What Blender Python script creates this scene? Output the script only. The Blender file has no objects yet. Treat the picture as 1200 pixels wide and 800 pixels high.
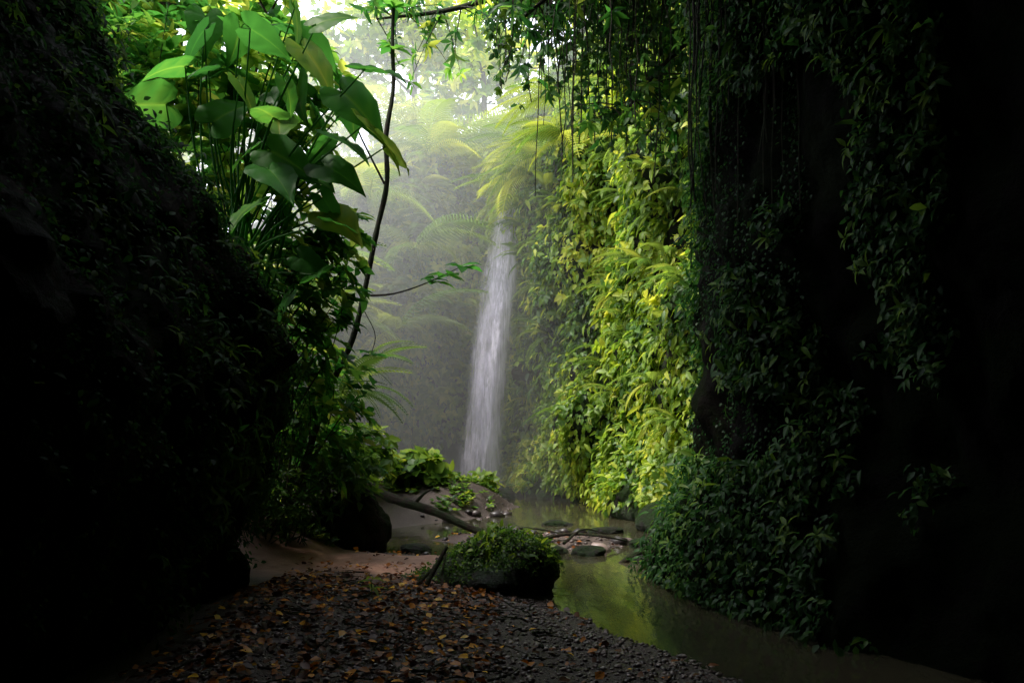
import bpy, math, random
import numpy as np
from mathutils import Vector
rng=np.random.default_rng(7); random.seed(7)
scene=bpy.context.scene
# ---------------------------------------------------------------- noise
perm=rng.permutation(256); perm=np.concatenate([perm]*3); rv=rng.random(256)*2-1
def vn(x,y,z):
    xi=np.floor(x).astype(int);yi=np.floor(y).astype(int);zi=np.floor(z).astype(int)
    fx=x-xi;fy=y-yi;fz=z-zi
    fx=fx*fx*(3-2*fx);fy=fy*fy*(3-2*fy);fz=fz*fz*(3-2*fz)
    xi&=255;yi&=255;zi&=255
    def h(a,b,c): return rv[perm[perm[perm[a&255]+(b&255)]+(c&255)]]
    def L(a,b,t): return a+(b-a)*t
    return L(L(L(h(xi,yi,zi),h(xi+1,yi,zi),fx),L(h(xi,yi+1,zi),h(xi+1,yi+1,zi),fx),fy),
             L(L(h(xi,yi,zi+1),h(xi+1,yi,zi+1),fx),L(h(xi,yi+1,zi+1),h(xi+1,yi+1,zi+1),fx),fy),fz)
def fbm(x,y,z,o=4):
    s=0;a=1.;t=0
    for i in range(o):
        s=s+a*vn(x*2**i+17.3*i,y*2**i+5.1*i,z*2**i+9.7*i);t+=a;a*=.5
    return s/t
def sm(t): t=np.clip(t,0,1);return t*t*(3-2*t)
# ---------------------------------------------------------------- mesh helpers
def link(ob,parent=None):
    scene.collection.objects.link(ob)
    if parent: ob.parent=parent
    return ob
def mesh_np(name,V,F,mat,tint=None,smooth=True,parent=None):
    V=np.asarray(V,np.float32);F=np.asarray(F,np.int32)
    me=bpy.data.meshes.new(name);k=F.shape[1]
    me.vertices.add(len(V));me.vertices.foreach_set("co",V.ravel())
    me.loops.add(F.size);me.loops.foreach_set("vertex_index",F.ravel())
    me.polygons.add(len(F));me.polygons.foreach_set("loop_start",np.arange(0,F.size,k,dtype=np.int32))
    me.update(calc_edges=True)
    me.polygons.foreach_set("use_smooth",np.full(len(F),smooth))
    if tint is not None:
        a=me.attributes.new("tint",'FLOAT','POINT');a.data.foreach_set("value",np.asarray(tint,np.float32))
    me.materials.append(mat)
    return link(bpy.data.objects.new(name,me),parent)
def empty(name,loc=(0,0,0)):
    e=bpy.data.objects.new(name,None);e.location=loc;return link(e)
def nrm(a): return a/np.maximum(np.linalg.norm(a,axis=-1,keepdims=True),1e-9)
def inst(tmpl,P,D,N,S,tint):
    TV,TF,TT=tmpl;Y=nrm(D);X=nrm(np.cross(Y,N));Z=np.cross(X,Y)
    S=np.asarray(S)
    if S.ndim==1:S=np.stack([S]*3,1)
    V=P[:,None,:]+TV[None,:,0:1]*X[:,None,:]*S[:,None,0:1]+TV[None,:,1:2]*Y[:,None,:]*S[:,None,1:2]+TV[None,:,2:3]*Z[:,None,:]*S[:,None,2:3]
    n=len(P);F=TF[None]+(np.arange(n)*len(TV))[:,None,None]
    return V.reshape(-1,3),F.reshape(-1,3),(tint[:,None]+TT[None]).ravel()
def merge(parts):
    V=[];F=[];T=[];o=0
    for v,f,t in parts:
        V.append(v);F.append(f+o);T.append(t);o+=len(v)
    return np.concatenate(V),np.concatenate(F),np.concatenate(T)
# leaf templates (x width, y length, z normal)
def leaf_t(w=.28,droop=.18,fold=.07):
    V=[(0,0,0),(0,.33,-.02),(0,.68,-.3*droop),(0,1,-droop),(-w,.33,fold),(-w*.72,.68,fold-.4*droop),(w,.33,fold),(w*.72,.68,fold-.4*droop)]
    F=[(0,1,4),(1,5,4),(1,2,5),(2,3,5),(0,6,1),(1,6,7),(1,7,2),(2,7,3)]
    return np.array(V,float),np.array(F),np.zeros(8)
LEAF=leaf_t();LEAFN=leaf_t(.15,.3,.05);LEAFW=leaf_t(.36,.15,.06)
def heart_t():
    out=[(-.02,.0),(-.1,-.2),(-.24,-.28),(-.38,-.2),(-.46,0),(-.46,.2),(-.38,.42),(-.26,.64),(-.12,.84),(0,1.05)]
    mid=[0,0,.02,.06,.12,.25,.45,.65,.85,1.05]
    V=[];F=[];T=[]
    def z(x,y): return -.32*max(y,0)**2+.16*abs(x)-.35*x*x+.02*math.sin(y*22)*min(abs(x)*4,1)
    for s in(-1,1):
        b=len(V)
        for i,((x,y),m) in enumerate(zip(out,mid)):
            e=1+.05*(-1)**i
            for t,dt in((0,.22),(.12,.02),(.5,-.02+.05*(-1)**i),(.82,-.03),(1,-.06)):
                X=s*-x*t*(e if t==1 else 1);Yv=m+(y-m)*t
                V.append((X,Yv,z(X,Yv)+(.025*(-1)**i if t in(.5,.82) else 0)));T.append(dt)
        for i in range(9):
            for j in range(4):
                a=b+i*5+j;q=[a,a+1,a+6,a+5]
                if s<0:q=q[::-1]
                F+= [(q[0],q[1],q[2]),(q[0],q[2],q[3])]
    return np.array(V,float),np.array(F),np.array(T)
HEART=heart_t()
def frond_t(n=26,w=.2,arc=.55,lw=.022,dr=.5):
    V=[];F=[]
    def c(t): return np.array([0,t*(1-.12*t),.12*math.sin(t*2)-arc*t*t])
    for i in range(n):
        t=.08+.92*i/n;p=c(t);L=w*math.sin(math.pi*min(1,(t*.86+.12)))**.7
        for s in(-1,1):
            b=len(V);d=np.array([s*1,.55,0]);d/=np.linalg.norm(d)
            e=p+d*L+np.array([0,0,-dr*L]);m=p+d*L*.5+np.array([0,0,-.1*L])
            o=np.array([0,lw,0])
            V+=[p-o*.5,m-o*.8,e,m+o*.8,p+o*.5];F+=[(b,b+1,b+4),(b+1,b+3,b+4),(b+1,b+2,b+3)]
    for i in range(12):
        a=c(i/12);b_=c((i+1)/12);b=len(V);r=.006
        V+=[a+[-r,0,0],a+[r,0,0],b_+[r,0,0],b_+[-r,0,0]];F+=[(b,b+1,b+2),(b,b+2,b+3)]
    return np.array(V,float),np.array(F),np.zeros(len(V))
FERN=frond_t(24,.17,.6,.016);PALM=frond_t(24,.26,.7,.010,.7)
def tube(pts,rad,seg=6,res=1):
    P=np.array(pts,float);n=len(P)
    R=np.broadcast_to(np.asarray(rad,float),(n,)) if np.ndim(rad)==0 else np.array(rad,float)
    T=nrm(np.gradient(P,axis=0));up=np.where(np.abs(T[:,2:3])>.9,[[1.,0,0]],[[0,0,1.]])
    A=nrm(np.cross(T,up));B=np.cross(T,A);a=np.linspace(0,2*np.pi,seg,endpoint=False)
    V=P[:,None]+R[:,None,None]*(np.cos(a)[None,:,None]*A[:,None]+np.sin(a)[None,:,None]*B[:,None])
    F=[]
    for i in range(n-1):
        for j in range(seg):
            k=(j+1)%seg;q=(i*seg+j,i*seg+k,(i+1)*seg+k,(i+1)*seg+j);F+=[(q[0],q[1],q[2]),(q[0],q[2],q[3])]
    return V.reshape(-1,3),np.array(F),np.full(n*seg,.3)
def spl(pts,n=20):
    P=np.array(pts,float);m=len(P);t=np.linspace(0,m-1,n);o=[]
    Q=np.vstack([2*P[0]-P[1],P,2*P[-1]-P[-2]])
    for x in t:
        i=min(int(x),m-2);f=x-i;a,b,c,d=Q[i:i+4]
        o.append(.5*((2*b)+(c-a)*f+(2*a-5*b+4*c-d)*f*f+(-a+3*b-3*c+d)*f**3))
    return np.array(o)
# ---------------------------------------------------------------- materials
def mat(name):
    m=bpy.data.materials.new(name);m.use_nodes=True;nt=m.node_tree;nt.nodes.clear()
    o=nt.nodes.new("ShaderNodeOutputMaterial");return m,nt,o
def ramp(nt,fac,cols):
    r=nt.nodes.new("ShaderNodeValToRGB");e=r.color_ramp.elements
    while len(e)<len(cols):e.new(.5)
    for i,(p,c) in enumerate(cols):e[i].position=p;e[i].color=(*c,1)
    nt.links.new(fac,r.inputs[0]);return r.outputs[0]
def noise(nt,scale,detail=5,rough=.6,vec=None,stretch=None):
    n=nt.nodes.new("ShaderNodeTexNoise");n.inputs["Scale"].default_value=scale;n.inputs["Detail"].default_value=detail;n.inputs["Roughness"].default_value=rough
    g=nt.nodes.new("ShaderNodeNewGeometry");src=g.outputs["Position"]
    if stretch:
        mp=nt.nodes.new("ShaderNodeMapping");mp.inputs["Scale"].default_value=stretch;nt.links.new(src,mp.inputs[0]);src=mp.outputs[0]
    nt.links.new(src,n.inputs["Vector"]);return n.outputs["Fac"]
def bump(nt,h,st,dist):
    b=nt.nodes.new("ShaderNodeBump");b.inputs["Strength"].default_value=st;b.inputs["Distance"].default_value=dist;nt.links.new(h,b.inputs["Height"]);return b.outputs[0]
def leafmat(name,cols,trans=.4,gloss=.06,tv=2.0,ts=1.05):
    m,nt,o=mat(name);a=nt.nodes.new("ShaderNodeAttribute");a.attribute_name="tint"
    c=ramp(nt,a.outputs["Fac"],cols)
    d=nt.nodes.new("ShaderNodeBsdfDiffuse");t=nt.nodes.new("ShaderNodeBsdfTranslucent");g=nt.nodes.new("ShaderNodeBsdfGlossy");g.inputs["Roughness"].default_value=.45
    nt.links.new(c,d.inputs[0])
    hs=nt.nodes.new("ShaderNodeHueSaturation");hs.inputs["Value"].default_value=tv;hs.inputs["Hue"].default_value=.49;hs.inputs["Saturation"].default_value=ts
    nt.links.new(c,hs.inputs["Color"]);nt.links.new(hs.outputs[0],t.inputs[0])
    m1=nt.nodes.new("ShaderNodeMixShader");m1.inputs[0].default_value=trans;nt.links.new(d.outputs[0],m1.inputs[1]);nt.links.new(t.outputs[0],m1.inputs[2])
    m2=nt.nodes.new("ShaderNodeMixShader");m2.inputs[0].default_value=gloss;nt.links.new(m1.outputs[0],m2.inputs[1]);nt.links.new(g.outputs[0],m2.inputs[2])
    nt.links.new(m2.outputs[0],o.inputs[0]);return m
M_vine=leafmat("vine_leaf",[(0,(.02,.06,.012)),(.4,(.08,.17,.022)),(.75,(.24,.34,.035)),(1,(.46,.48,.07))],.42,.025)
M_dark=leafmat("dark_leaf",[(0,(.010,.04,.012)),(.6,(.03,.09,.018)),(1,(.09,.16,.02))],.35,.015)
M_big=leafmat("broad_leaf",[(0,(.012,.075,.010)),(.5,(.03,.16,.015)),(.8,(.12,.27,.022)),(1,(.32,.38,.04))],.6,.02,1.8,.97)
M_fern=leafmat("fern_leaf",[(0,(.03,.08,.02)),(.6,(.12,.20,.035)),(1,(.33,.36,.06))],.5,.02)
M_litter=leafmat("dead_leaf",[(0,(.05,.02,.01)),(.5,(.2,.07,.022)),(.85,(.62,.23,.03)),(1,(.85,.5,.05))],.1,.04)
def rockmat(name,c0,c1,moss=None,rough=.6,sc=1.,spec=.3,bd=.12):
    m,nt,o=mat(name);p=nt.nodes.new("ShaderNodeBsdfPrincipled")
    n=noise(nt,3*sc,6,.65,stretch=(1,1,.5));c=ramp(nt,n,[(.3,c0),(.7,c1)])
    if moss:
        n2=noise(nt,1.6*sc,5,.7);f=ramp(nt,n2,[(.42,(0,0,0)),(.52,(1,1,1))])
        mx=nt.nodes.new("ShaderNodeMixRGB");nt.links.new(f,mx.inputs[0]);nt.links.new(c,mx.inputs[1]);mx.inputs[2].default_value=(*moss,1);c=mx.outputs[0]
    nt.links.new(c,p.inputs["Base Color"]);p.inputs["Roughness"].default_value=rough;p.inputs["Specular IOR Level"].default_value=spec
    nt.links.new(bump(nt,noise(nt,9*sc,7,.75),1.,bd),p.inputs["Normal"])
    nt.links.new(p.outputs[0],o.inputs[0]);return m
M_rock=rockmat("wet_dark_rock",(.006,.004,.003),(.045,.026,.015),(.012,.020,.004),.75,1.4,.05)
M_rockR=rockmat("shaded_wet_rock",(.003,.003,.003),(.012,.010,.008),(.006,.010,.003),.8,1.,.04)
M_rock2=rockmat("mossy_cliff_rock",(.012,.011,.012),(.045,.038,.032),(.02,.04,.01),.8,1.,.15)
M_boul=rockmat("boulder_rock",(.012,.011,.011),(.05,.042,.038),(.02,.045,.008),.5,3)
M_bark=rockmat("bark",(.02,.014,.01),(.08,.05,.033),(.03,.045,.012),.8,4)
def pebm():
    m,nt,o=mat("pebble_stone");a=nt.nodes.new("ShaderNodeAttribute");a.attribute_name="tint"
    p=nt.nodes.new("ShaderNodeBsdfPrincipled");c=ramp(nt,a.outputs["Fac"],[(0,(.035,.028,.03)),(.5,(.17,.125,.12)),(.85,(.36,.27,.25)),(1,(.6,.52,.5))])
    nt.links.new(c,p.inputs["Base Color"]);p.inputs["Roughness"].default_value=.35;nt.links.new(p.outputs[0],o.inputs[0]);return m
M_peb=pebm()
def groundm():
    m,nt,o=mat("ground_soil");p=nt.nodes.new("ShaderNodeBsdfPrincipled")
    a=nt.nodes.new("ShaderNodeAttribute");a.attribute_name="tint"
    g=ramp(nt,noise(nt,38,6,.75),[(.3,(.03,.023,.02)),(.55,(.08,.055,.047)),(.75,(.17,.12,.10))])
    s=ramp(nt,noise(nt,6,8,.7),[(.3,(.32,.14,.10)),(.7,(.58,.32,.24))])
    mx=nt.nodes.new("ShaderNodeMixRGB");nt.links.new(a.outputs["Fac"],mx.inputs[0]);nt.links.new(g,mx.inputs[1]);nt.links.new(s,mx.inputs[2])
    nt.links.new(mx.outputs[0],p.inputs["Base Color"]);p.inputs["Roughness"].default_value=.6
    nt.links.new(bump(nt,noise(nt,45,8,.7),.8,.03),p.inputs["Normal"]);nt.links.new(p.outputs[0],o.inputs[0]);return m
M_ground=groundm()
def waterm():
    m,nt,o=mat("stream_water");p=nt.nodes.new("ShaderNodeBsdfPrincipled")
    c=ramp(nt,noise(nt,.6,3,.5),[(.3,(.030,.030,.016)),(.7,(.062,.054,.032))]);nt.links.new(c,p.inputs["Base Color"])
    p.inputs["Roughness"].default_value=.07;p.inputs["IOR"].default_value=1.5;p.inputs["Specular IOR Level"].default_value=1.
    nt.links.new(bump(nt,noise(nt,5,4,.55,stretch=(1,.35,1)),.28,.03),p.inputs["Normal"]);nt.links.new(p.outputs[0],o.inputs[0]);return m
M_water=waterm()
# ---------------------------------------------------------------- cliffs
class Cliff:
    def __init__(s,plan,prof,side,seed,amp=.35,lump=.7,htop=None,det=.12):
        s.P=spl(plan,160);d=np.r_[0,np.cumsum(np.linalg.norm(np.diff(s.P[:,:2],axis=0),axis=1))]
        s.d=d;s.L=d[-1];s.prof=np.array(prof,float);s.side=side;s.seed=seed;s.amp=amp;s.lump=lump
        s.htop=htop;s.det=det
    def __call__(s,u,z):
        x=np.interp(u,s.d,s.P[:,0]);y=np.interp(u,s.d,s.P[:,1]);e=.15
        tx=np.interp(u+e,s.d,s.P[:,0])-np.interp(u-e,s.d,s.P[:,0]);ty=np.interp(u+e,s.d,s.P[:,1])-np.interp(u-e,s.d,s.P[:,1])
        l=np.hypot(tx,ty)+1e-9;nx=-ty/l*s.side;ny=tx/l*s.side
        o=np.interp(z,s.prof[:,0],s.prof[:,1])
        k=s.seed
        o=o+s.amp*fbm(x*s.lump+k,y*s.lump,z*s.lump*.7,5)+s.det*fbm(x*3.1+k,y*3.1,z*2.2,5)
        return np.stack([x+nx*o,y+ny*o,z+.0*o],-1)
    def top(s,u): return np.interp(u/s.L,*zip(*s.htop))
    def build(s,name,m,nu,nv,z0=-.5):
        U=np.linspace(0,s.L,nu);W=np.linspace(0,1,nv);uu,ww=np.meshgrid(U,W)
        zz=z0+(s.top(uu)-z0)*ww;V=s(uu,zz)
        i,j=np.meshgrid(np.arange(nv-1),np.arange(nu-1),indexing='ij');a=(i*nu+j).ravel()
        F=np.stack([a,a+1,a+nu+1,a+nu],1)
        V=V.reshape(-1,3)
        t2=s(U,s.top(U)*1.0);
        x=np.interp(U+.15,s.d,s.P[:,0])-np.interp(U-.15,s.d,s.P[:,0]);y=np.interp(U+.15,s.d,s.P[:,1])-np.interp(U-.15,s.d,s.P[:,1]);l=np.hypot(x,y)+1e-9
        t2[:,0]+=y/l*s.side*2.5;t2[:,1]-=x/l*s.side*2.5;t2[:,2]+=.3
        b=len(V);V=np.vstack([V,t2]);k=np.arange(nu-1);F=np.vstack([F,np.stack([b-nu+k,b-nu+k+1,b+k+1,b+k],1)])
        return mesh_np(name,V,F,m)
    def scatter(s,n,u0,u1,z0,z1,mask=None):
        u=rng.uniform(u0,u1,n)*s.L;z=rng.uniform(z0,z1,n);p=s(u,z)
        if mask is not None:
            k=mask(p);u,z,p=u[k],z[k],p[k]
        k=z<s.top(u);u,z,p=u[k],z[k],p[k]
        e=.06;a=s(u+e,z)-s(u-e,z);b=s(u,z+e)-s(u,z-e);N=-nrm(np.cross(a,b))*s.side
        return p,N
def cover(p,N,size,t,tmpl=LEAF,lift=.08,down=1.,jit=.5,clump=None):
    n=len(p);r=rng.normal(size=(n,3))
    D=N*.55+np.array([0,0,-down])+r*jit;Nn=N+np.array([0,0,.6])+rng.normal(size=(n,3))*.35
    P=p+N*(rng.random(n)**1.5*lift)[:,None]+N*.02
    S=size*rng.uniform(.6,1.35,n)
    return inst(tmpl,P,D,Nn,S,t)
rightN=Cliff([(5.5,-9,0),(4.8,-2,0),(4.3,3,0),(3.5,5.2,0),(2.8,6.5,0),(2.2,7.9,0),(2.35,9,0),(3.3,10,0),(4.6,10.6,0),(6.5,10.8,0)],
   [(-.5,.75),(0,.6),(.5,.42),(1.2,.05),(2,-.05),(4,0),(5,.1),(6.5,.3),(8,.8),(12,1.2)],1,3.1,.35,.8,[(0,12),(1,12)],.2)
rightN.build("unseen_rear_wall",M_rockR,320,190)
leftN=Cliff([(-5,-9,0),(-3.3,-2,0),(-2.6,2.5,0),(-2.3,5,0),(-2.25,7,0),(-2.8,8.3,0),(-4.2,9.1,0),(-7,9.8,0),(-10,10.5,0)],
   [(-.5,-.35),(0,-.3),(.5,-.15),(1.2,0),(2.2,.08),(3.4,-.45),(4.6,-1.3),(6,-1.8),(8,-1.9),(12,-1.5)],-1,11.7,.4,.9,[(0,12),(.62,12),(.68,8.5),(.75,6.5),(.85,5.8),(1,6)],.35)
leftN.build("unseen_rear_wall",M_rock,340,200)
vineW=Cliff([(6.5,10.6,0),(4.6,11.2,0),(3.5,12.6,0),(2.9,14.5,0),(2.2,16.6,0),(1.3,18.6,0),(.6,20.4,0),(.35,22.0,0),(-.1,23.6,0)],
   [(-.5,.5),(0,.3),(.6,.15),(1.5,0),(4,-.1),(7,.15),(8.5,.2),(10,-.6),(14,-2)],1,23.3,1.0,.8,[(0,12),(.5,13),(.8,13),(1,12)],.3)
vineW.build("vine_covered_cliff",M_rock2,240,180)
backW=Cliff([(-8.5,10.8,0),(-8.,14,0),(-7.2,17.5,0),(-5.6,20.3,0),(-3.9,21.8,0),(-2.5,22.6,0),(-1.2,23,0),(0.4,23.2,0),(2,23.4,0)],
   [(-.5,-.8),(0,-.8),(1.2,-.7),(2,-.1),(3.5,.1),(7,-.2),(10,-1.2),(14,-2.6)],-1,41.9,.9,.6,[(0,4.5),(.45,5.2),(.56,7.),(.68,9.5),(.8,10.5),(1,11)],.3)
backW.build("vine_covered_cliff",M_rock2,220,140)
# unseen rock roof and rear wall, added to keep daylight off the foreground
U=np.linspace(-9,9,70);Y=np.linspace(0,1,70);uu,vv=np.meshgrid(U,Y)
edge=7.2+.9*sm((uu+1.5)/1.8);yy=-10+(edge+10)*vv
zz=7.15+.12*np.maximum(yy-4,0)+.45*fbm(uu*.6,yy*.6,uu*0+2,5)-.25*np.maximum(np.abs(uu)-4,0)
V=np.stack([uu,yy+.5*fbm(uu*.9,yy*0,yy*0+8,4),zz],-1).reshape(-1,3);i,j=np.meshgrid(np.arange(69),np.arange(69),indexing='ij');a=(i*70+j).ravel()
F=np.stack([a,a+1,a+71,a+70],1);V2=V+np.array([0,0,1.6]);b=len(V)
F2=F[:,::-1]+b;k=np.arange(69);e=69*70+k
F3=np.stack([e,e+1,e+1+b,e+b],1)
mesh_np("unseen_shade_roof",np.vstack([V,V2]),np.vstack([F,F2,F3]),M_rock)  # roof above the frame, added to shade the near gorge
uu,zz=np.meshgrid(np.linspace(-9,9,50),np.linspace(-.5,9,40));yv=-8.5+.8*fbm(uu*.5,zz*.5,uu*0,5)
i,j=np.meshgrid(np.arange(39),np.arange(49),indexing='ij');a=(i*50+j).ravel()
mesh_np("unseen_rear_wall",np.stack([uu,yv,zz],-1).reshape(-1,3),np.stack([a,a+1,a+51,a+50],1),M_rock)  # wall behind the camera, added to shut out light from the rear
# ---------------------------------------------------------------- ground
WP=np.array([(-2.8,25),(-1.7,20.3),(-.3,18.4),(.1,16.8),(-.2,15.2),(-1.0,14.2),(-1.8,13.4),(-2.5,12.3),(-2.4,11),(-1.6,10.35),(-.8,10.1),(-.1,9.7),(.25,8.6),(.3,7.75),(.2,7.3),(.55,6.8),(1.0,5.97),(1.45,5.06),(2.1,3.5),(2.5,0),(2.6,-12),(8,-12),(8,8),(6,14),(4,18),(2,25)])
IS=np.array([(-1.15,11.7),(-.3,10.9),(.6,10.75),(1.3,10.7),(1.6,11.3),(1.2,11.9),(.2,12.1),(-.9,12.2)])
def psd(x,y,P):
    d=np.full(x.shape,1e9);ins=np.zeros(x.shape,bool);n=len(P)
    for i in range(n):
        a=P[i];b=P[(i+1)%n];e=b-a;t=np.clip(((x-a[0])*e[0]+(y-a[1])*e[1])/(e@e),0,1)
        d=np.minimum(d,np.hypot(x-a[0]-t*e[0],y-a[1]-t*e[1]))
        c=((a[1]>y)!=(b[1]>y))&(x<(b[0]-a[0])*(y-a[1])/(b[1]-a[1]+1e-12)+a[0]);ins^=c
    return np.where(ins,-d,d)
def hgt(x,y):
    xx=x+.18*fbm(x*1.3,y*1.3,x*0+4,4);y2=y+.18*fbm(x*1.3,y*1.3,x*0+9,4)
    w=psd(xx,y2,WP);isl=psd(xx,y2,IS)
    w=np.where(isl<0,-isl,np.where(w<0,np.maximum(w,-isl),w))
    land=.11*sm(w/.7)+.05*sm((w-.5)/2)
    h=np.where(w>0,np.where(isl<0,.09*sm(w/.4),land),-.3*sm(-w/.6))
    h=h+np.where(w>0,sm(w/.5),.3)*(.035*fbm(x*2.2,y*2.2,x*0,5))
    bank=np.clip(-2.1-x,0,4)*sm((y-8.2)/1.5)*sm((22-y)/4);h=h+np.where(w>0,sm(w/.8),0)*bank*.55
    h=h+.62*np.exp(-(((x+1.5)/1.15)**2+((y-16.3)/1.5)**2))*np.where(w>0,sm(w/.4),0)*(1+.3*fbm(x*2,y*2,x*0+7,4))
    h=h+.10*np.exp(-(((x+1.5)/1.2)**2+((y-6.4)/1.1)**2))
    return h
gx=np.r_[np.linspace(-60,-6,28)[:-1],np.linspace(-6,5,210),np.linspace(5,60,28)[1:]]
gy=np.r_[np.linspace(-60,2,30)[:-1],np.linspace(2,12,230),np.linspace(12,26,150)[1:],np.linspace(26,100,30)[1:]]
uu,yy=np.meshgrid(gx,gy);H=hgt(uu,yy);nx_,ny_=len(gx),len(gy)
i,j=np.meshgrid(np.arange(ny_-1),np.arange(nx_-1),indexing='ij');a=(i*nx_+j).ravel()
def sandf(x,y): return np.exp(-(((x+1.7)/1.7)**2+((y-8.9)/1.0)**2)**1.5)*1.5
sand=sandf(uu,yy)+.2*np.exp(-((uu-.2)**2+((yy-12)/.8)**2))
sand=np.clip(sand+.3*fbm(uu*2,yy*2,uu*0+3,4)*(sand>.1),0,1)
mesh_np("ground",np.stack([uu,yy,H],-1).reshape(-1,3),np.stack([a,a+1,a+nx_+1,a+nx_],1),M_ground,sand.ravel())
mesh_np("stream_water",[(-9,-12,0),(9,-12,0),(9,26,0),(-9,26,0)],[(0,1,2,3)],M_water,smooth=False)
# pebbles
def ico():
    import bmesh
    bm=bmesh.new();bmesh.ops.create_icosphere(bm,subdivisions=1,radius=1)
    V=np.array([v.co[:] for v in bm.verts]);F=np.array([[v.index for v in f.verts] for f in bm.faces]);bm.free();return V,F
IV,IF=ico()
def peb_t(k):
    V=IV*(1+.22*fbm(IV[:,0]*1.5+k,IV[:,1]*1.5,IV[:,2]*1.5,2))[:,None]*np.array([1,.8,.5]);return V,IF,np.zeros(len(V))
def pebbles(name,n,x0,x1,y0,y1,smin,smax,cond,pw=4,tm=.4):
    parts=[]
    for k in range(4):
        x=rng.uniform(x0,x1,n//4);y=rng.uniform(y0,y1,n//4);h=hgt(x,y);c=cond(x,y,h);x,y,h=x[c],y[c],h[c]
        s=smin+(smax-smin)*rng.random(len(x))**pw
        a=rng.uniform(0,6.28,len(x));D=np.stack([np.cos(a),np.sin(a),rng.normal(size=len(x))*.2],1);N=np.array([0,0,1.])+rng.normal(size=(len(x),3))*.25
        t=np.clip(rng.normal(tm,.25,len(x)),0,1)
        parts.append(inst(peb_t(k*7.7),np.stack([x,y,h+s*.1],1),D,N,s,t))
    V,F,T=merge(parts);mesh_np(name,V,F,M_peb,T)
pebbles("gravel",22000,-2.1,2.1,3.8,8.2,.006,.032,lambda x,y,h:(h>-.03)&(rng.random(len(x))<np.clip((1.1-(y-6.6)/1.4*(x<-.3))*(.45+1.1*sm(.5+1.2*fbm(x*1.2,y*1.2,x*0,3)+.3*x)),.05,1)))
pebbles("gravel",5000,-1.2,3.2,9.5,17,.012,.05,lambda x,y,h:(h>-.02)&(h<.3)&((x>-.6)|(rng.random(len(x))<.3)),4,.3)
pebbles("stream_stones",260,-1.6,2.6,9.6,18.5,.04,.2,lambda x,y,h:(h>-.12)&(h<.12),3,.08)
def gpos(x,y,dz=0): return np.stack([x,y,hgt(x,y)+dz],-1)
# leaf litter
n=3800;x=np.r_[rng.uniform(-2.3,-.1,n*2//3),rng.uniform(-2,1.6,n//3)];y=np.r_[rng.uniform(4,8.8,n*2//3),rng.uniform(3.8,12.5,n//3)]
h=hgt(x,y);k=(h>.0)&(rng.random(len(x))>.75*np.clip(sandf(x,y),0,1))&(rng.random(len(x))>.35*sm((x+.3)/.6));x,y=x[k],y[k];a=rng.uniform(0,6.28,len(x));D=np.stack([np.cos(a),np.sin(a),rng.normal(size=len(x))*.25],1)
V,F,T=inst(LEAFW,gpos(x,y,.03),D,np.array([0,0,1.])+rng.normal(size=(len(x),3))*.4,rng.uniform(.03,.085,len(x)),np.clip(rng.random(len(x))**1.5,0,1))
mesh_np("leaf_litter",V,F,M_litter,T)
# twigs on ground
parts=[]
for i in range(170):
    x0=rng.uniform(-2.1,.2);y0=rng.uniform(4.2,8.3)
    if i>150:x0=rng.uniform(-.5,1.5);y0=rng.uniform(11,12.1)
    a=rng.uniform(0,6.28);L=rng.uniform(.08,.45);pp=[]
    for t in np.linspace(0,1,5):
        X=x0+math.cos(a)*L*t+.02*rng.normal();Yy=y0+math.sin(a)*L*t+.02*rng.normal();pp.append((X,Yy,max(0,float(hgt(np.array([X]),np.array([Yy]))[0]))+.02+.02*rng.random()))
    parts.append(tube(pp,np.linspace(.006,.002,5)*rng.uniform(.7,1.8),5))
V,F,T=merge(parts);mesh_np("fallen_twigs",V,F,M_bark,T)
# ---------------------------------------------------------------- boulders
def sph(sub):
    import bmesh
    bm=bmesh.new();bmesh.ops.create_icosphere(bm,subdivisions=sub,radius=1)
    V=np.array([v.co[:] for v in bm.verts]);F=np.array([[v.index for v in f.verts] for f in bm.faces]);bm.free();return V,F
SV,SF=sph(5)
def boulder(name,c,r,seed,m=M_boul,rough=.35,parent=None):
    n=fbm(SV[:,0]*1.2+seed,SV[:,1]*1.2,SV[:,2]*1.2,5);q=np.round(n*4)/4*.3+n*.7
    V=SV*(1+rough*q)[:,None]*np.array(r)+np.array(c);mesh_np(name,V,SF,m,parent=parent);return V
def rosettes(C,A,k,size,tmpl,tl,spread=1.,droop=.3):
    n=len(C);A=nrm(A);t=np.cross(A,rng.normal(size=(n,3)));X=nrm(t);Y=np.cross(A,X);parts=[]
    for i in range(k):
        a=i*2*np.pi/k+rng.normal(size=n)*.25;d=np.cos(a)[:,None]*X+np.sin(a)[:,None]*Y
        D=d*spread+A*rng.uniform(.2,.8,(n,1))+np.array([0,0,-droop]);N=A+np.array([0,0,.4])+rng.normal(size=(n,3))*.25
        parts.append(inst(tmpl,C+rng.normal(size=(n,3))*.01,D,N,size*rng.uniform(.6,1.3,n),tl+rng.normal(size=n)*.1))
    return parts
mr=empty("mossy_rock",(0,7.9,0))
def cap(V,n,size,tmpl,t0,zmin):
    c=V.mean(0);k=np.where((V[:,2]>zmin+.16*fbm(V[:,0]*4,V[:,1]*4,V[:,2]*4,3)))[0];k=rng.choice(k,n);P=V[k]+rng.normal(size=(n,3))*.008;N=nrm(P-c)
    return cover(P,N,size,np.clip(rng.normal(t0,.2,n),0,1),tmpl,.03,.2,.6)
Vb=boulder("rock_body",(-.08,7.95,.12),(.58,.5,.44),5.5,M_boul,.6);Vc=boulder("rock_foot",(-.72,7.95,.03),(.42,.3,.2),15.5)
for o in list(scene.objects):
    if o.name in("rock_body","rock_foot"):
        o.parent=mr;o.location=(0,-7.9,0)
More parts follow.
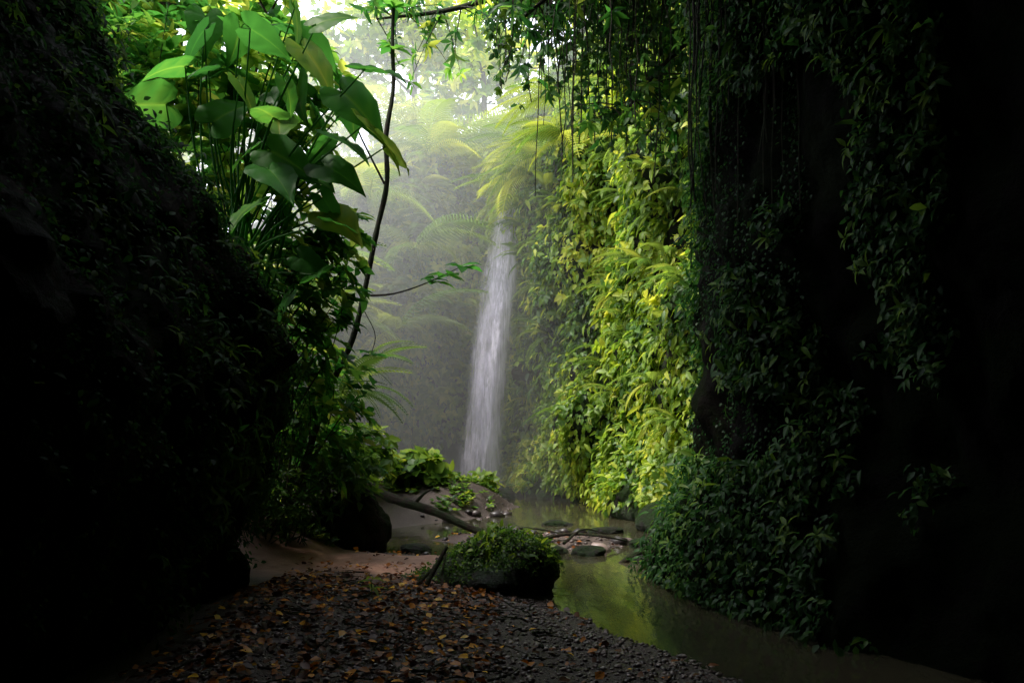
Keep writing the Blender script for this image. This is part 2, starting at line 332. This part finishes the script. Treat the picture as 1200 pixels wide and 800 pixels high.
V,F,T=merge([cap(Vb,4600,.03,LEAFW,.2,.22),cap(Vb,200,.09,LEAF,.5,.38),cap(Vc,300,.03,LEAFW,.2,.14)])
o=mesh_np("moss_and_ferns",V,F,M_vine,T,parent=mr);o.location=(0,-7.9,0)
boulder("boulder",(-2.15,10.6,.25),(.5,.55,.62),31.,M_rock)
for c,r,s in [((2.35,12.9,.1),(.3,.4,.3),37.),((2.3,14.6,.1),(.35,.5,.35),47.),((1.1,19.0,.05),(.5,.4,.25),57.),((-.35,18.9,.05),(.4,.3,.2),67.),
   ((1.0,10.35,.0),(.24,.18,.11),71.),((.55,10.5,.0),(.2,.2,.09),72.),((1.85,10.9,.02),(.26,.2,.13),73.),((1.5,12.6,.0),(.3,.2,.1),74.),((.75,13.6,.0),(.28,.2,.09),75.),((-1.3,10.6,.02),(.2,.16,.1),76.),((1.62,9.75,.0),(.16,.12,.1),78.)]:
    boulder("boulder",c,r,s)
parts=[tube(spl([(-.86,7.35,.05),(-.74,7.5,.28),(-.62,7.6,.5)],8),np.linspace(.03,.016,8)),tube(spl([(-1.0,7.3,.06),(-.8,7.5,.25),(-.66,7.65,.38)],8),np.linspace(.02,.01,8)),
 tube(spl([(-.62,7.3,.05),(-.66,7.5,.22),(-.64,7.7,.42)],8),np.linspace(.016,.01,8)),tube(spl([(-1.25,7.2,.1),(-.95,7.35,.12),(-.7,7.4,.16)],8),np.linspace(.014,.01,8))]
V,F,T=merge(parts);mesh_np("driftwood_sticks",V,F,M_bark,T)
parts=[tube(spl([(-2.5,12.4,.95),(-1.9,12.2,.6),(-1.2,12.0,.4),(-.55,11.8,.14),(-.3,11.75,.08)],24),np.linspace(.085,.045,24)*(1+.12*rng.normal(size=24)),9),
 tube(spl([(-1.5,12.1,.48),(-1.3,12.0,.68),(-1.15,11.95,.74)],8),np.linspace(.03,.01,8))]
V,F,T=merge(parts);mesh_np("fallen_log",V,F,M_bark,T)
parts=[tube(spl([(1.3,9.7,-.03),(1.5,9.8,.07),(1.62,9.8,.11),(1.9,9.75,-.02)],14),np.r_[np.linspace(.03,.06,7),np.linspace(.06,.02,7)],7),
 tube(spl([(.35,11.,.1),(.8,11.1,.17),(1.3,11,.14),(1.8,11.3,.0)],14),np.linspace(.03,.01,14)),tube(spl([(.7,10.8,.08),(1.0,11.2,.22),(1.4,11.6,.1)],10),np.linspace(.022,.008,10)),
 tube(spl([(-.2,12.0,.1),(.3,11.5,.2),(.9,11.3,.1)],10),np.linspace(.025,.01,10))]
V,F,T=merge(parts);mesh_np("driftwood_branch",V,F,M_bark,T)
# ---------------------------------------------------------------- wall foliage
def nz(p,s,k): return fbm(p[:,0]*s+k,p[:,1]*s,p[:,2]*s,3)
def strk(q,k=0): return fbm(q[:,0]*1.9+k,q[:,1]*1.9,q[:,2]*.45,4)
p,N=vineW.scatter(56000,.22,.97,.15,11.5,lambda q:(strk(q)>-.14-.25*(rng.random(len(q))<.25)))
t=np.clip(.52+1.0*fbm(p[:,0]*.7,p[:,1]*.7,p[:,2]*.5+4,3)+.5*strk(p,5)+rng.normal(size=len(p))*.14,0,1)
A=cover(p,N,.15,t,LEAF,.3,.9,.45)
p,N=vineW.scatter(5000,.22,.97,.15,11.5)
B=cover(p,N,.26,np.clip(rng.normal(.65,.2,len(p)),0,1),LEAFN,.4,.8,.5)
p,N=vineW.scatter(900,.22,.97,.3,11.5,lambda q:nz(q,.9,3)>0)
Cc=p+N*rng.uniform(.15,.45,(len(p),1));Cp=merge(rosettes(Cc,N+[0,0,.5],7,.2,LEAF,np.clip(rng.normal(.68,.25,len(p)),0,1),1,.5))
V,F,T=merge([A,B,Cp]);mesh_np("vine_foliage",V,F,M_vine,T)
p,N=backW.scatter(36000,.4,1.,1.4,11,lambda q:strk(q,2)>-.2)
t=np.clip(.65+.6*nz(p,.6,8)+rng.normal(size=len(p))*.15,0,1)
A=cover(p,N,.2,t,LEAF,.4,.7,.45)
p,N=backW.scatter(700,.4,.95,1.6,11);Cc=p+N*rng.uniform(.2,.5,(len(p),1));B=merge(rosettes(Cc,N+[0,0,.7],7,.26,LEAF,np.clip(rng.normal(.75,.25,len(p)),0,1),1,.4))
V,F,T=merge([A,B]);mesh_np("vine_foliage",V,F,M_vine,T)
def mR(q):
    y=q[:,1];z=q[:,2];n1=nz(q,1.2,5);j=.25*nz(q,1.5,9)
    return (y>5.75+j)&(((y<7.3)&(n1>.0))|((y>=7.3)&(n1>.0))|((z<1.35)&(nz(q,2,1)>-.1)&(y>6.3)))
p,N=rightN.scatter(64000,.6,.95,.0,8.5,mR)
A=cover(p,N,.075,np.clip(rng.normal(.4,.25,len(p)),0,1),LEAF,.18,.8,.5)
p,N=rightN.scatter(6000,.6,.9,.0,8.5,lambda q:mR(q)&(nz(q,.9,5)>.0))
B=cover(p,N,.15,np.clip(rng.normal(.6,.25,len(p)),0,1),LEAFN,.3,.5,.5)
p,N=rightN.scatter(700,.6,.8,.3,7.5,lambda q:mR(q)&(q[:,1]>5.8));Cc=p+N*rng.uniform(.1,.3,(len(p),1))
C3=merge(rosettes(Cc,N+[0,0,.5],6,.12,LEAFN,np.clip(rng.normal(.7,.25,len(p)),0,1),1,.5))
p,N=rightN.scatter(22000,.66,.86,.0,8.,lambda q:(q[:,1]>6.9)&(fbm(q[:,0]*3,q[:,1]*3,q[:,2]*1.2,4)>-.05))
C4=cover(p,N,.035,np.clip(rng.normal(.15,.2,len(p)),0,1),LEAFW,.05,.9,.5)
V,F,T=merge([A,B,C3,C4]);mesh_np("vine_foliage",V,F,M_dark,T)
p,N=leftN.scatter(30000,.42,.98,.1,8,lambda q:(nz(q,1.1,15)>.12-.25*sm((q[:,1]-6.3)/1.5)))
A=cover(p,N,.06,np.clip(rng.normal(.4,.25,len(p)),0,1),LEAF,.14,.6,.5)
p,N=leftN.scatter(1300,.5,.8,.8,7,lambda q:(q[:,1]>5)&(nz(q,1.5,25)>-.05));Cc=p+N*rng.uniform(.05,.25,(len(p),1))
B=merge(rosettes(Cc,N+[0,0,.5],6,.12,LEAFN,np.clip(rng.normal(.6,.25,len(p)),0,1),1,.5))
p,N=leftN.scatter(60000,.36,.8,.6,7,lambda q:(fbm(q[:,0]*2.2,q[:,1]*2.2,q[:,2]*2.2,4)>-.14))
C3=cover(p,N,.034,np.clip(rng.normal(.3,.25,len(p)),0,1),LEAFW,.03,.6,.6)
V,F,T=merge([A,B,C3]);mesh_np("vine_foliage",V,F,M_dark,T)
def fronds(name,C,k,size,tmpl,m,tl,out=None,spread=1.,up=.5):
    C=np.asarray(C,float);n=len(C);parts=[]
    for i in range(k):
        a=rng.uniform(0,2*np.pi,n) if out is None else math.atan2(out[1],out[0])+rng.normal(size=n)*spread
        D=np.stack([np.cos(a),np.sin(a),rng.normal(up,.35,n)],1)
        parts.append(inst(tmpl,C+rng.normal(size=(n,3))*.03,D,np.array([0,0,1.])+rng.normal(size=(n,3))*.15,size*rng.uniform(.65,1.25,n),np.clip(tl+rng.normal(size=n)*.2,0,1)))
    V,F,T=merge(parts);return mesh_np(name,V,F,m,T)
p,N=backW.scatter(90,.45,.9,2.5,10.5);fronds("fern_plants",p+N*.2,7,1.3,FERN,M_fern,.75,(.3,-1),.8,.4)
p,N=vineW.scatter(80,.3,.95,1.5,10.5);fronds("fern_plants",p+N*.2,6,.8,FERN,M_fern,.55,(-1,-.5),.7,.4)
fronds("fern_plants",[(.9,18.2,8.3),(.7,18.8,8.1),(.5,19.4,7.8),(1.1,17.6,8.9),(.4,19.8,8.6),(1.2,17.2,7.9),(.1,20.2,7.6),(.2,20.0,7.2)],9,1.35,PALM,M_fern,.7,(-1,-.5),.7,.3)
fronds("palm_crown",[(-4.8,18.6,5.4),(-3.6,20.3,7.6),(-2.6,21,6.4),(-6.0,17,4.6),(-4.4,19.2,4.2),(-3.0,20.6,4.2),(-2.2,21.2,9.),(-5.6,15.4,4.2),(-1.4,22,9.6),(-3.4,22,10.2)],12,2.1,PALM,M_fern,.75,None,1,.55)
def tree(name,base,h,lean,crown,n,lm,size=.28,tl=.6,tr=.16,tmpl=LEAF):
    e=empty(name,base);b=np.array([0,0,0.]);top=np.array([lean[0],lean[1],h])
    tp=spl([b,b+np.array([.15*lean[0],.1*lean[1],h*.3]),b+np.array([.5*lean[0]+.1,.6*lean[1],h*.65]),top],18);parts=[tube(tp,np.linspace(tr,tr*.35,18),8)]
    tips=[]
    for i in range(16):
        t0=tp[rng.integers(8,18)];a=rng.uniform(0,6.28);L=crown*rng.uniform(.5,1.1)
        e1=t0+np.array([math.cos(a)*L,math.sin(a)*L,rng.uniform(-.2,.6)*crown]);mid=(t0+e1)/2+np.array([0,0,.15*L]);br=spl([t0,mid,e1],8)
        parts.append(tube(br,np.linspace(tr*.35,.015,8),5))
        for q in range(n//16):
            tips.append(br[rng.integers(3,8)]+rng.normal(size=3)*crown*.2)
    V,F,T=merge(parts);mesh_np("trunk_and_limbs",V,F,M_bark,T,parent=e)
    C=np.array(tips);V,F,T=merge(rosettes(C,rng.normal(size=C.shape)*.5+[0,0,.6],6,size,tmpl,np.clip(rng.normal(tl,.2,len(C)),0,1)))
    mesh_np("leaves",V,F,lm,T,parent=e)
tree("rainforest_tree",(-10.5,27,4),8,(1,-1),2.6,380,M_vine,.32,.7)
tree("rainforest_tree",(-6.6,27.5,8.),6,(1,-1),2.6,460,M_vine,.3,.65)
tree("rainforest_tree",(-3.6,28,9.),6.5,(.3,-1),2.6,520,M_vine,.3,.65)
tree("rainforest_tree",(-1.0,26.5,9),5,(0,-1),2.6,460,M_vine,.3,.65)
tree("rainforest_tree",(2.2,23,11),5,(-1,-1),2.2,420,M_vine,.3,.6)
tree("rainforest_tree",(-7.4,13,3),5.5,(1.2,-.5),1.7,300,M_big,.3,.7,.1)
tree("rainforest_tree",(-5.9,11.5,3),5,(.6,-.3),1.4,220,M_big,.26,.7,.08)
tree("rainforest_tree",(-4.7,12.2,2.),5.9,(1.0,-.2),1.0,170,M_big,.24,.7,.05)
# ---------------------------------------------------------------- broad-leaf plant on the left
HP=[(-2.37,5.24),(-2.64,5.65),(-1.87,3.74),(-2.46,4.24),(-2.46,4.83),(-2.1,4.24),(-2.92,5.93),(-2.28,6.02),(-1.82,5.38),(-2.73,4.56),(-2.82,5.2),(-3.19,5.38),(-2.2,3.4),(-2.05,4.75),(-2.6,3.9),(-3.3,5.9),(-2.0,5.75),(-3.1,4.8),(-2.3,3.0),(-1.5,5.3),(-1.95,4.0),(-2.55,5.0),(-2.15,5.1),(-2.8,3.5),(-3.5,5.5),(-2.4,5.5),(-2.2,4.5),(-2.9,4.4),(-2.0,3.2),(-3.0,5.6),(-3.6,5.0),(-3.4,6.2),(-2.6,6.1),(-2.3,5.9),(-1.9,5.1),(-2.65,5.3)]
HB=[(-1.75,5.1,.62),(-1.5,4.8,.58),(-1.3,4.55,.5),(-1.95,4.35,.52),(-1.9,3.85,.52),(-2.15,5.55,.55),(-1.85,4.65,.5),(-2.5,4.5,.55)]
e=empty("elephant_ear_plant",(-2.9,8.4,3.3));parts=[];P=[];D=[];S=[]
O=np.array([-2.9,8.4,3.3])
for i,hh in enumerate([(a,b,0) for a,b in HP]+HB):
    hx,hz,hs_=hh
    hy=8.5+rng.uniform(-.5,.6) if not hs_ else 8.25;b=np.array([-2.95+rng.normal()*.15,8.5+rng.normal()*.1,3.0]);q=np.array([hx,hy,hz])
    m_=b*.45+q*.55+np.array([-.1,0,.12]);parts.append(tube(spl([b,m_,q],12)-O,np.linspace(.016,.007,12),6))
    P.append(q-O);d=q-b
    if hs_: D.append((.75+rng.normal()*.15,-.25+rng.normal()*.15,-.4+rng.normal()*.12));S.append(hs_)
    else: D.append((d[0]*.6+rng.normal()*.5,rng.normal()*.6-.2,-.35+rng.normal()*.3));S.append(rng.uniform(.3,.54))
V,F,T=merge(parts);mesh_np("stems",V,F,M_big,T,parent=e)
P=np.array(P);D=np.array(D);n=len(P)
V,F,T=inst(HEART,P,D,np.array([-.1,-.35,.9])+rng.normal(size=(n,3))*.35,np.array(S),np.clip(rng.normal(.5,.2,n),0,.9));mesh_np("leaves",V,F,M_big,T,parent=e)
def shrub(name,c,r,n,k,size,m,tl,tmpl=LEAF,base=None,twig=.2,tsd=.2):
    c=np.array(c,float);r=np.array(r);v=nrm(rng.normal(size=(n,3)))*(rng.random((n,1))**.45);C=v*r
    C+=.25*r*np.stack([fbm(C[:,0]*2+i*9,C[:,1]*2,C[:,2]*2,2) for i in range(3)],1)
    base=(np.array(base)-c) if base is not None else np.array([0,0,-r[2]])
    parts=[]
    for i in range(int(n*twig)):
        b0=base+rng.normal(size=3)*[.25*r[0],.2*r[1],.1];m_=(b0+C[i])/2+rng.normal(size=3)*.12;parts.append(tube(spl([b0,m_,C[i]],7),np.linspace(.01,.003,7),4))
    e=empty(name,tuple(c));V,F,T=merge(parts);mesh_np("twigs",V,F,M_bark,T,parent=e)
    A=nrm(C-base)+rng.normal(size=(n,3))*.3
    V,F,T=merge(rosettes(C,A,k,size,tmpl,np.clip(rng.normal(tl,tsd,n),0,1)));mesh_np("leaves",V,F,m,T,parent=e)
shrub("broadleaf_shrub",(-2.4,9.0,3.3),(.75,.5,1.3),280,6,.18,M_big,.6,LEAF,(-2.9,8.8,1.8))
shrub("broadleaf_shrub",(-2.45,9.6,1.9),(.8,.6,1.1),220,6,.16,M_big,.55,LEAF,(-2.9,9.4,.6))
shrub("broadleaf_shrub",(-2.35,10.4,1.1),(.65,.6,.7),240,6,.13,M_dark,.7,LEAF,(-2.5,10.4,.3))
shrub("broadleaf_shrub",(-2.7,9.2,.75),(.6,.4,.5),170,6,.12,M_dark,.7,LEAFN,(-2.8,9.2,.2))
shrub("broadleaf_shrub",(-3.1,9.3,5.4),(1.1,.5,1.2),170,7,.22,M_big,.65,LEAF,(-3.3,9.2,3.6),.12)
shrub("broadleaf_shrub",(-4.4,9.2,5.8),(1.1,.4,1.1),170,7,.22,M_big,.55,LEAFN,(-4.4,9.2,4.),.12)
shrub("broadleaf_shrub",(-1.9,15.8,.85),(.8,.7,.35),130,5,.25,M_vine,.55,LEAFW,(-1.9,15.8,.3))
shrub("broadleaf_shrub",(-2.9,14.5,1.1),(.8,.8,.7),170,6,.2,M_vine,.4,LEAF,(-2.9,14.5,.3))
shrub("broadleaf_shrub",(-4.2,13.5,2.4),(1.6,1.2,1.6),300,6,.22,M_vine,.5,LEAF,(-4.2,13.5,.6))
shrub("broadleaf_shrub",(-.6,17.3,.5),(.4,.3,.2),30,5,.2,M_vine,.7,LEAF)
shrub("broadleaf_shrub",(2.5,13.4,.7),(.35,.9,.45),110,6,.15,M_vine,.7,LEAF,(2.8,13.8,.2))
shrub("broadleaf_shrub",(2.2,15.6,.6),(.4,.9,.5),100,6,.17,M_vine,.6,LEAF,(2.4,15.6,.2))
# low ground cover on the mound and left bank
x=rng.uniform(-3.4,-.2,1500);y=rng.uniform(13.2,18.5,1500);h=hgt(x,y);k=(h>.1)&(fbm(x*1.3,y*1.3,x*0,3)>-.05);C=np.stack([x,y,h+.04],1)[k]
x=rng.uniform(-3.4,-2.2,260);y=rng.uniform(9.6,11.5,260);h=hgt(x,y);C=np.vstack([C,np.stack([x,y,h+.04],1)[h>.12]])
V,F,T=merge(rosettes(C,np.tile([0.,-.1,1.],(len(C),1))+rng.normal(size=C.shape)*.2,5,.10,LEAFW,np.clip(rng.normal(.35,.25,len(C)),0,1),1,.05));mesh_np("ground_cover_plants",V,F,M_vine,T)
fronds("fern_plants",[(-2.2,10.0,2.0),(-2.0,10.6,2.4),(-2.7,11.5,3.4),(-2.4,12,2.2),(-3.0,12.5,4.2)],8,.95,FERN,M_fern,.4,None,1,.5)
e=empty("seedling_plant",(-1.17,6.6,.15));V,F,T=merge([tube(spl([(0,0,0),(.01,0,.12),(0,0,.22)],6),.004,5)]+rosettes(np.array([[0,0,.22],[0,0,.14]]),np.array([[0,0,1.],[0.2,0,1]]),4,.14,LEAFN,np.array([1.,.9])));mesh_np("leaves",V,F,M_big,T,parent=e)
# slender tree
e=empty("slender_tree",(0,0,0));tp=spl([(-2.75,10,.6),(-2.36,10,1.97),(-2.02,10,2.7),(-1.84,10,3.4),(-1.70,10,4.1),(-1.57,10,4.7),(-1.58,10,5.3),(-1.49,10,5.9),(-1.5,10,6.6),(-1.44,10,7.6)],40)
parts=[tube(tp,np.linspace(.045,.022,40)*(1+.07*rng.normal(size=40)),7),tube(spl([(-1.85,10,3.3),(-1.5,9.9,3.3),(-1.1,9.8,3.4),(-.62,9.7,3.6)],12),np.linspace(.016,.006,12),5),
 tube(spl([(-1.6,10,4.7),(-1.9,9.9,5.3),(-2.2,9.8,6.0)],10),np.linspace(.016,.006,10),5),
 tube(spl([(-1.85,10,3.1),(-1.7,9.9,2.8),(-1.75,9.9,2.55)],8),.006,5)]
V,F,T=merge(parts);mesh_np("trunk",V,F,M_bark,T,parent=e)
C=np.array([(-.62,9.7,3.6),(-.8,9.75,3.52),(-.95,9.8,3.45),(-2.2,9.8,6.0),(-2.0,9.85,5.5),(-1.75,9.9,2.55),(-1.48,10,6.9),(-1.5,10,6.4)])
V,F,T=merge(rosettes(C,np.tile([.1,-.3,1.],(len(C),1)),7,.24,LEAF,np.full(len(C),.5),1.,.4));mesh_np("leaves",V,F,M_big,T,parent=e)
# ---------------------------------------------------------------- hanging vines at upper right
parts=[];tips=[]
for i in range(230):
    x=rng.uniform(-.2,2.6);y=rng.uniform(8.9,11.5);y=y if x<2.2 else 8.3
    z0=7.9+rng.random();L=rng.uniform(.6,2.0)+1.8*sm((x-.2)/1.8)*rng.random()
    n=9;zz=np.linspace(z0,z0-L,n);w=np.cumsum(rng.normal(size=(n,2))*.03,0);pp=np.c_[x+w[:,0],y+w[:,1],zz]
    parts.append(tube(pp,rng.uniform(.004,.01),4))
    for q in range(rng.integers(6,20)):
        tips.append(pp[rng.integers(1,n)]+rng.normal(size=3)*.08)
V,F,T=merge(parts);e=empty("hanging_vines",(0,0,0));mesh_np("stems",V,F,M_bark,T,parent=e)
C=np.array(tips);V,F,T=merge(rosettes(C,rng.normal(size=C.shape)*.6+[0,0,-.3],4,.10,LEAF,np.clip(rng.normal(.5,.25,len(C)),0,1),1,.8));mesh_np("leaves",V,F,M_dark,T,parent=e)
parts=[]
for i in range(120):
    x=rng.uniform(2.0,3.6);y=7.95-(x-2.1)*1.05-rng.uniform(.0,.25);L=rng.uniform(1,4.5);n=10;w=np.cumsum(rng.normal(size=(n,2))*.025,0)
    parts.append(tube(np.c_[x-.35+w[:,0],y-.1+w[:,1],np.linspace(7.6,7.6-L,n)],rng.uniform(.003,.01),4))
for i in range(25):
    x=rng.uniform(.3,2.0);y=rng.uniform(8.5,10.5);L=rng.uniform(2,4.2);n=10;w=np.cumsum(rng.normal(size=(n,2))*.03,0)
    parts.append(tube(np.c_[x+w[:,0],y+w[:,1],np.linspace(8.5,8.5-L,n)],rng.uniform(.003,.008),4))
V,F,T=merge(parts);mesh_np("hanging_roots",V,F,M_bark,T)
e=empty("overhanging_tree",(0,0,0));parts=[];tips=[]
for pts,r in [([(4,9.6,8.2),(2.4,9.6,8.1),(1.0,10,7.7),(-.4,10.3,7.2)],.12),([(3.4,9.4,8.2),(2.0,9.2,7.6),(.8,9.2,6.9),(.1,9.3,6.4)],.08),([(3.6,10.5,8.6),(2,10.8,8.4),(.6,11.2,8.),(-.8,11.5,7.7),(-2.0,11.8,7.7)],.1),([(3.2,9.6,7.5),(2.6,9.8,6.8),(1.9,10,6.2),(1.4,10.1,5.6)],.06)]:
    b=spl(pts,20);parts.append(tube(b,np.linspace(r,.015,20),7))
    for j in range(38):
        s=b[rng.integers(4,20)];q=s+rng.normal(size=3)*[.35,.35,.3]+[0,0,-.15];parts.append(tube(spl([s,(s+q)/2+[0,0,.06],q],5),[.012,.01,.008,.006,.004],4));tips.append(q);tips.append((s+q)/2)
V,F,T=merge(parts);mesh_np("limbs",V,F,M_bark,T,parent=e)
C=np.array(tips);V,F,T=merge(rosettes(C,rng.normal(size=C.shape)*.6+[-.2,-.3,0],6,.2,LEAFN,np.clip(rng.normal(.55,.25,len(C)),0,1),1,.5));mesh_np("leaves",V,F,M_big,T,parent=e)
# ---------------------------------------------------------------- waterfall
def fallm():
    m,nt,o=mat("falling_water");tr=nt.nodes.new("ShaderNodeBsdfTransparent");d=nt.nodes.new("ShaderNodeBsdfDiffuse");t=nt.nodes.new("ShaderNodeBsdfTranslucent")
    d.inputs[0].default_value=(.88,.84,.96,1);t.inputs[0].default_value=(.88,.84,.96,1)
    mx=nt.nodes.new("ShaderNodeMixShader");mx.inputs[0].default_value=.45;nt.links.new(d.outputs[0],mx.inputs[1]);nt.links.new(t.outputs[0],mx.inputs[2])
    a=nt.nodes.new("ShaderNodeAttribute");a.attribute_name="tint"
    n=noise(nt,1,4,.7,stretch=(18,18,.6));n2=noise(nt,1,2,.6,stretch=(3,3,1.2))
    ad=nt.nodes.new("ShaderNodeMath");ad.operation='MULTIPLY_ADD';nt.links.new(n2,ad.inputs[0]);ad.inputs[1].default_value=.6;nt.links.new(n,ad.inputs[2])
    mr_=nt.nodes.new("ShaderNodeMapRange");nt.links.new(ad.outputs[0],mr_.inputs[0]);mr_.inputs[1].default_value=.58;mr_.inputs[2].default_value=1.1
    mu=nt.nodes.new("ShaderNodeMath");mu.operation='MULTIPLY';nt.links.new(mr_.outputs[0],mu.inputs[0]);nt.links.new(a.outputs["Fac"],mu.inputs[1]);mu.use_clamp=True
    m2=nt.nodes.new("ShaderNodeMixShader");nt.links.new(mu.outputs[0],m2.inputs[0]);nt.links.new(tr.outputs[0],m2.inputs[1]);nt.links.new(mx.outputs[0],m2.inputs[2]);nt.links.new(m2.outputs[0],o.inputs[0]);return m
M_fall=fallm();e=empty("waterfall",(0,0,0))
for L in range(3):
    nz_,nx2=60,24;w_,s_=np.meshgrid(np.linspace(0,1,nz_),np.linspace(-1,1,nx2),indexing='ij')
    z=7.5*(1-w_)-.05;cx=.05-.95*w_**.75+.05*L;hw=.46+.14*w_+.14*sm((w_-.8)/.2)
    x=cx+s_*hw*(1-.14*L)+.09*fbm(s_*2+L*5,w_*4,w_*0,3);y=20.7-.9*np.sqrt(w_+.01)-.14*L+.22*(s_**2)+.08*fbm(s_*3,w_*4,w_*0+L,3)
    al=(1-np.abs(s_)**2)*(1.5-.2*w_)*(1-.45*sm((w_-.82)/.18))
    i,j=np.meshgrid(np.arange(nz_-1),np.arange(nx2-1),indexing='ij');a=(i*nx2+j).ravel()
    mesh_np("water_veil",np.stack([x,y,z],-1).reshape(-1,3),np.stack([a,a+1,a+nx2+1,a+nx2],1),M_fall,al.ravel(),parent=e)
boulder("boulder",(.5,20.6,3.1),(.5,.5,.35),77.,M_rock)
# mist
m,nt,o=mat("mist_vapour");v=nt.nodes.new("ShaderNodeVolumeScatter");v.inputs["Density"].default_value=.062;v.inputs["Color"].default_value=(.98,1,.94,1);v.inputs["Anisotropy"].default_value=.05
nt.links.new(v.outputs[0],o.inputs["Volume"])
pl=[(-9,12.6),(-3.5,13.4),(-.8,17.2),(2.4,17.2),(2.4,24.5),(-4,27.5),(-9,27.5)];k=len(pl)
V=np.array([(x,y,.01) for x,y in pl]+[(x,y,10.8) for x,y in pl]+[(-3,21,.01),(-3,21,10.8)])
F=[]
for i in range(k):
    j=(i+1)%k;F+=[(i,j,k+j),(i,k+j,k+i),(j,i,2*k),(k+i,k+j,2*k+1)]
mesh_np("mist",V,F,m,smooth=False)
# ---------------------------------------------------------------- light, sky, camera
d=Vector((-.42,-.08,.90)).normalized()
w=bpy.data.worlds.new("World");scene.world=w;w.use_nodes=True;nt=w.node_tree;bg=nt.nodes["Background"]
sk=nt.nodes.new("ShaderNodeTexSky");sk.sky_type='NISHITA';sk.sun_disc=False;sk.sun_elevation=math.asin(d.z);sk.sun_rotation=math.atan2(d.x,d.y)
hs=nt.nodes.new("ShaderNodeHueSaturation");hs.inputs["Saturation"].default_value=.25;hs.inputs["Value"].default_value=5.2
nt.links.new(sk.outputs[0],hs.inputs["Color"]);nt.links.new(hs.outputs[0],bg.inputs[0]);bg.inputs[1].default_value=.15
sl=bpy.data.lights.new("sun",'SUN');sl.energy=5;sl.angle=math.radians(10);sl.color=(1,.94,.80);so=link(bpy.data.objects.new("sun",sl));so.rotation_euler=d.to_track_quat('Z','Y').to_euler()
cam=bpy.data.cameras.new("camera");cam.lens=28;cam.sensor_width=36;cam.shift_y=.0875;cam.clip_end=300;co=link(bpy.data.objects.new("camera",cam));co.location=(0,0,1.6);co.rotation_euler=(math.pi/2,0,0);scene.camera=co
scene.view_settings.view_transform='Standard';scene.view_settings.look='None';scene.view_settings.exposure=0
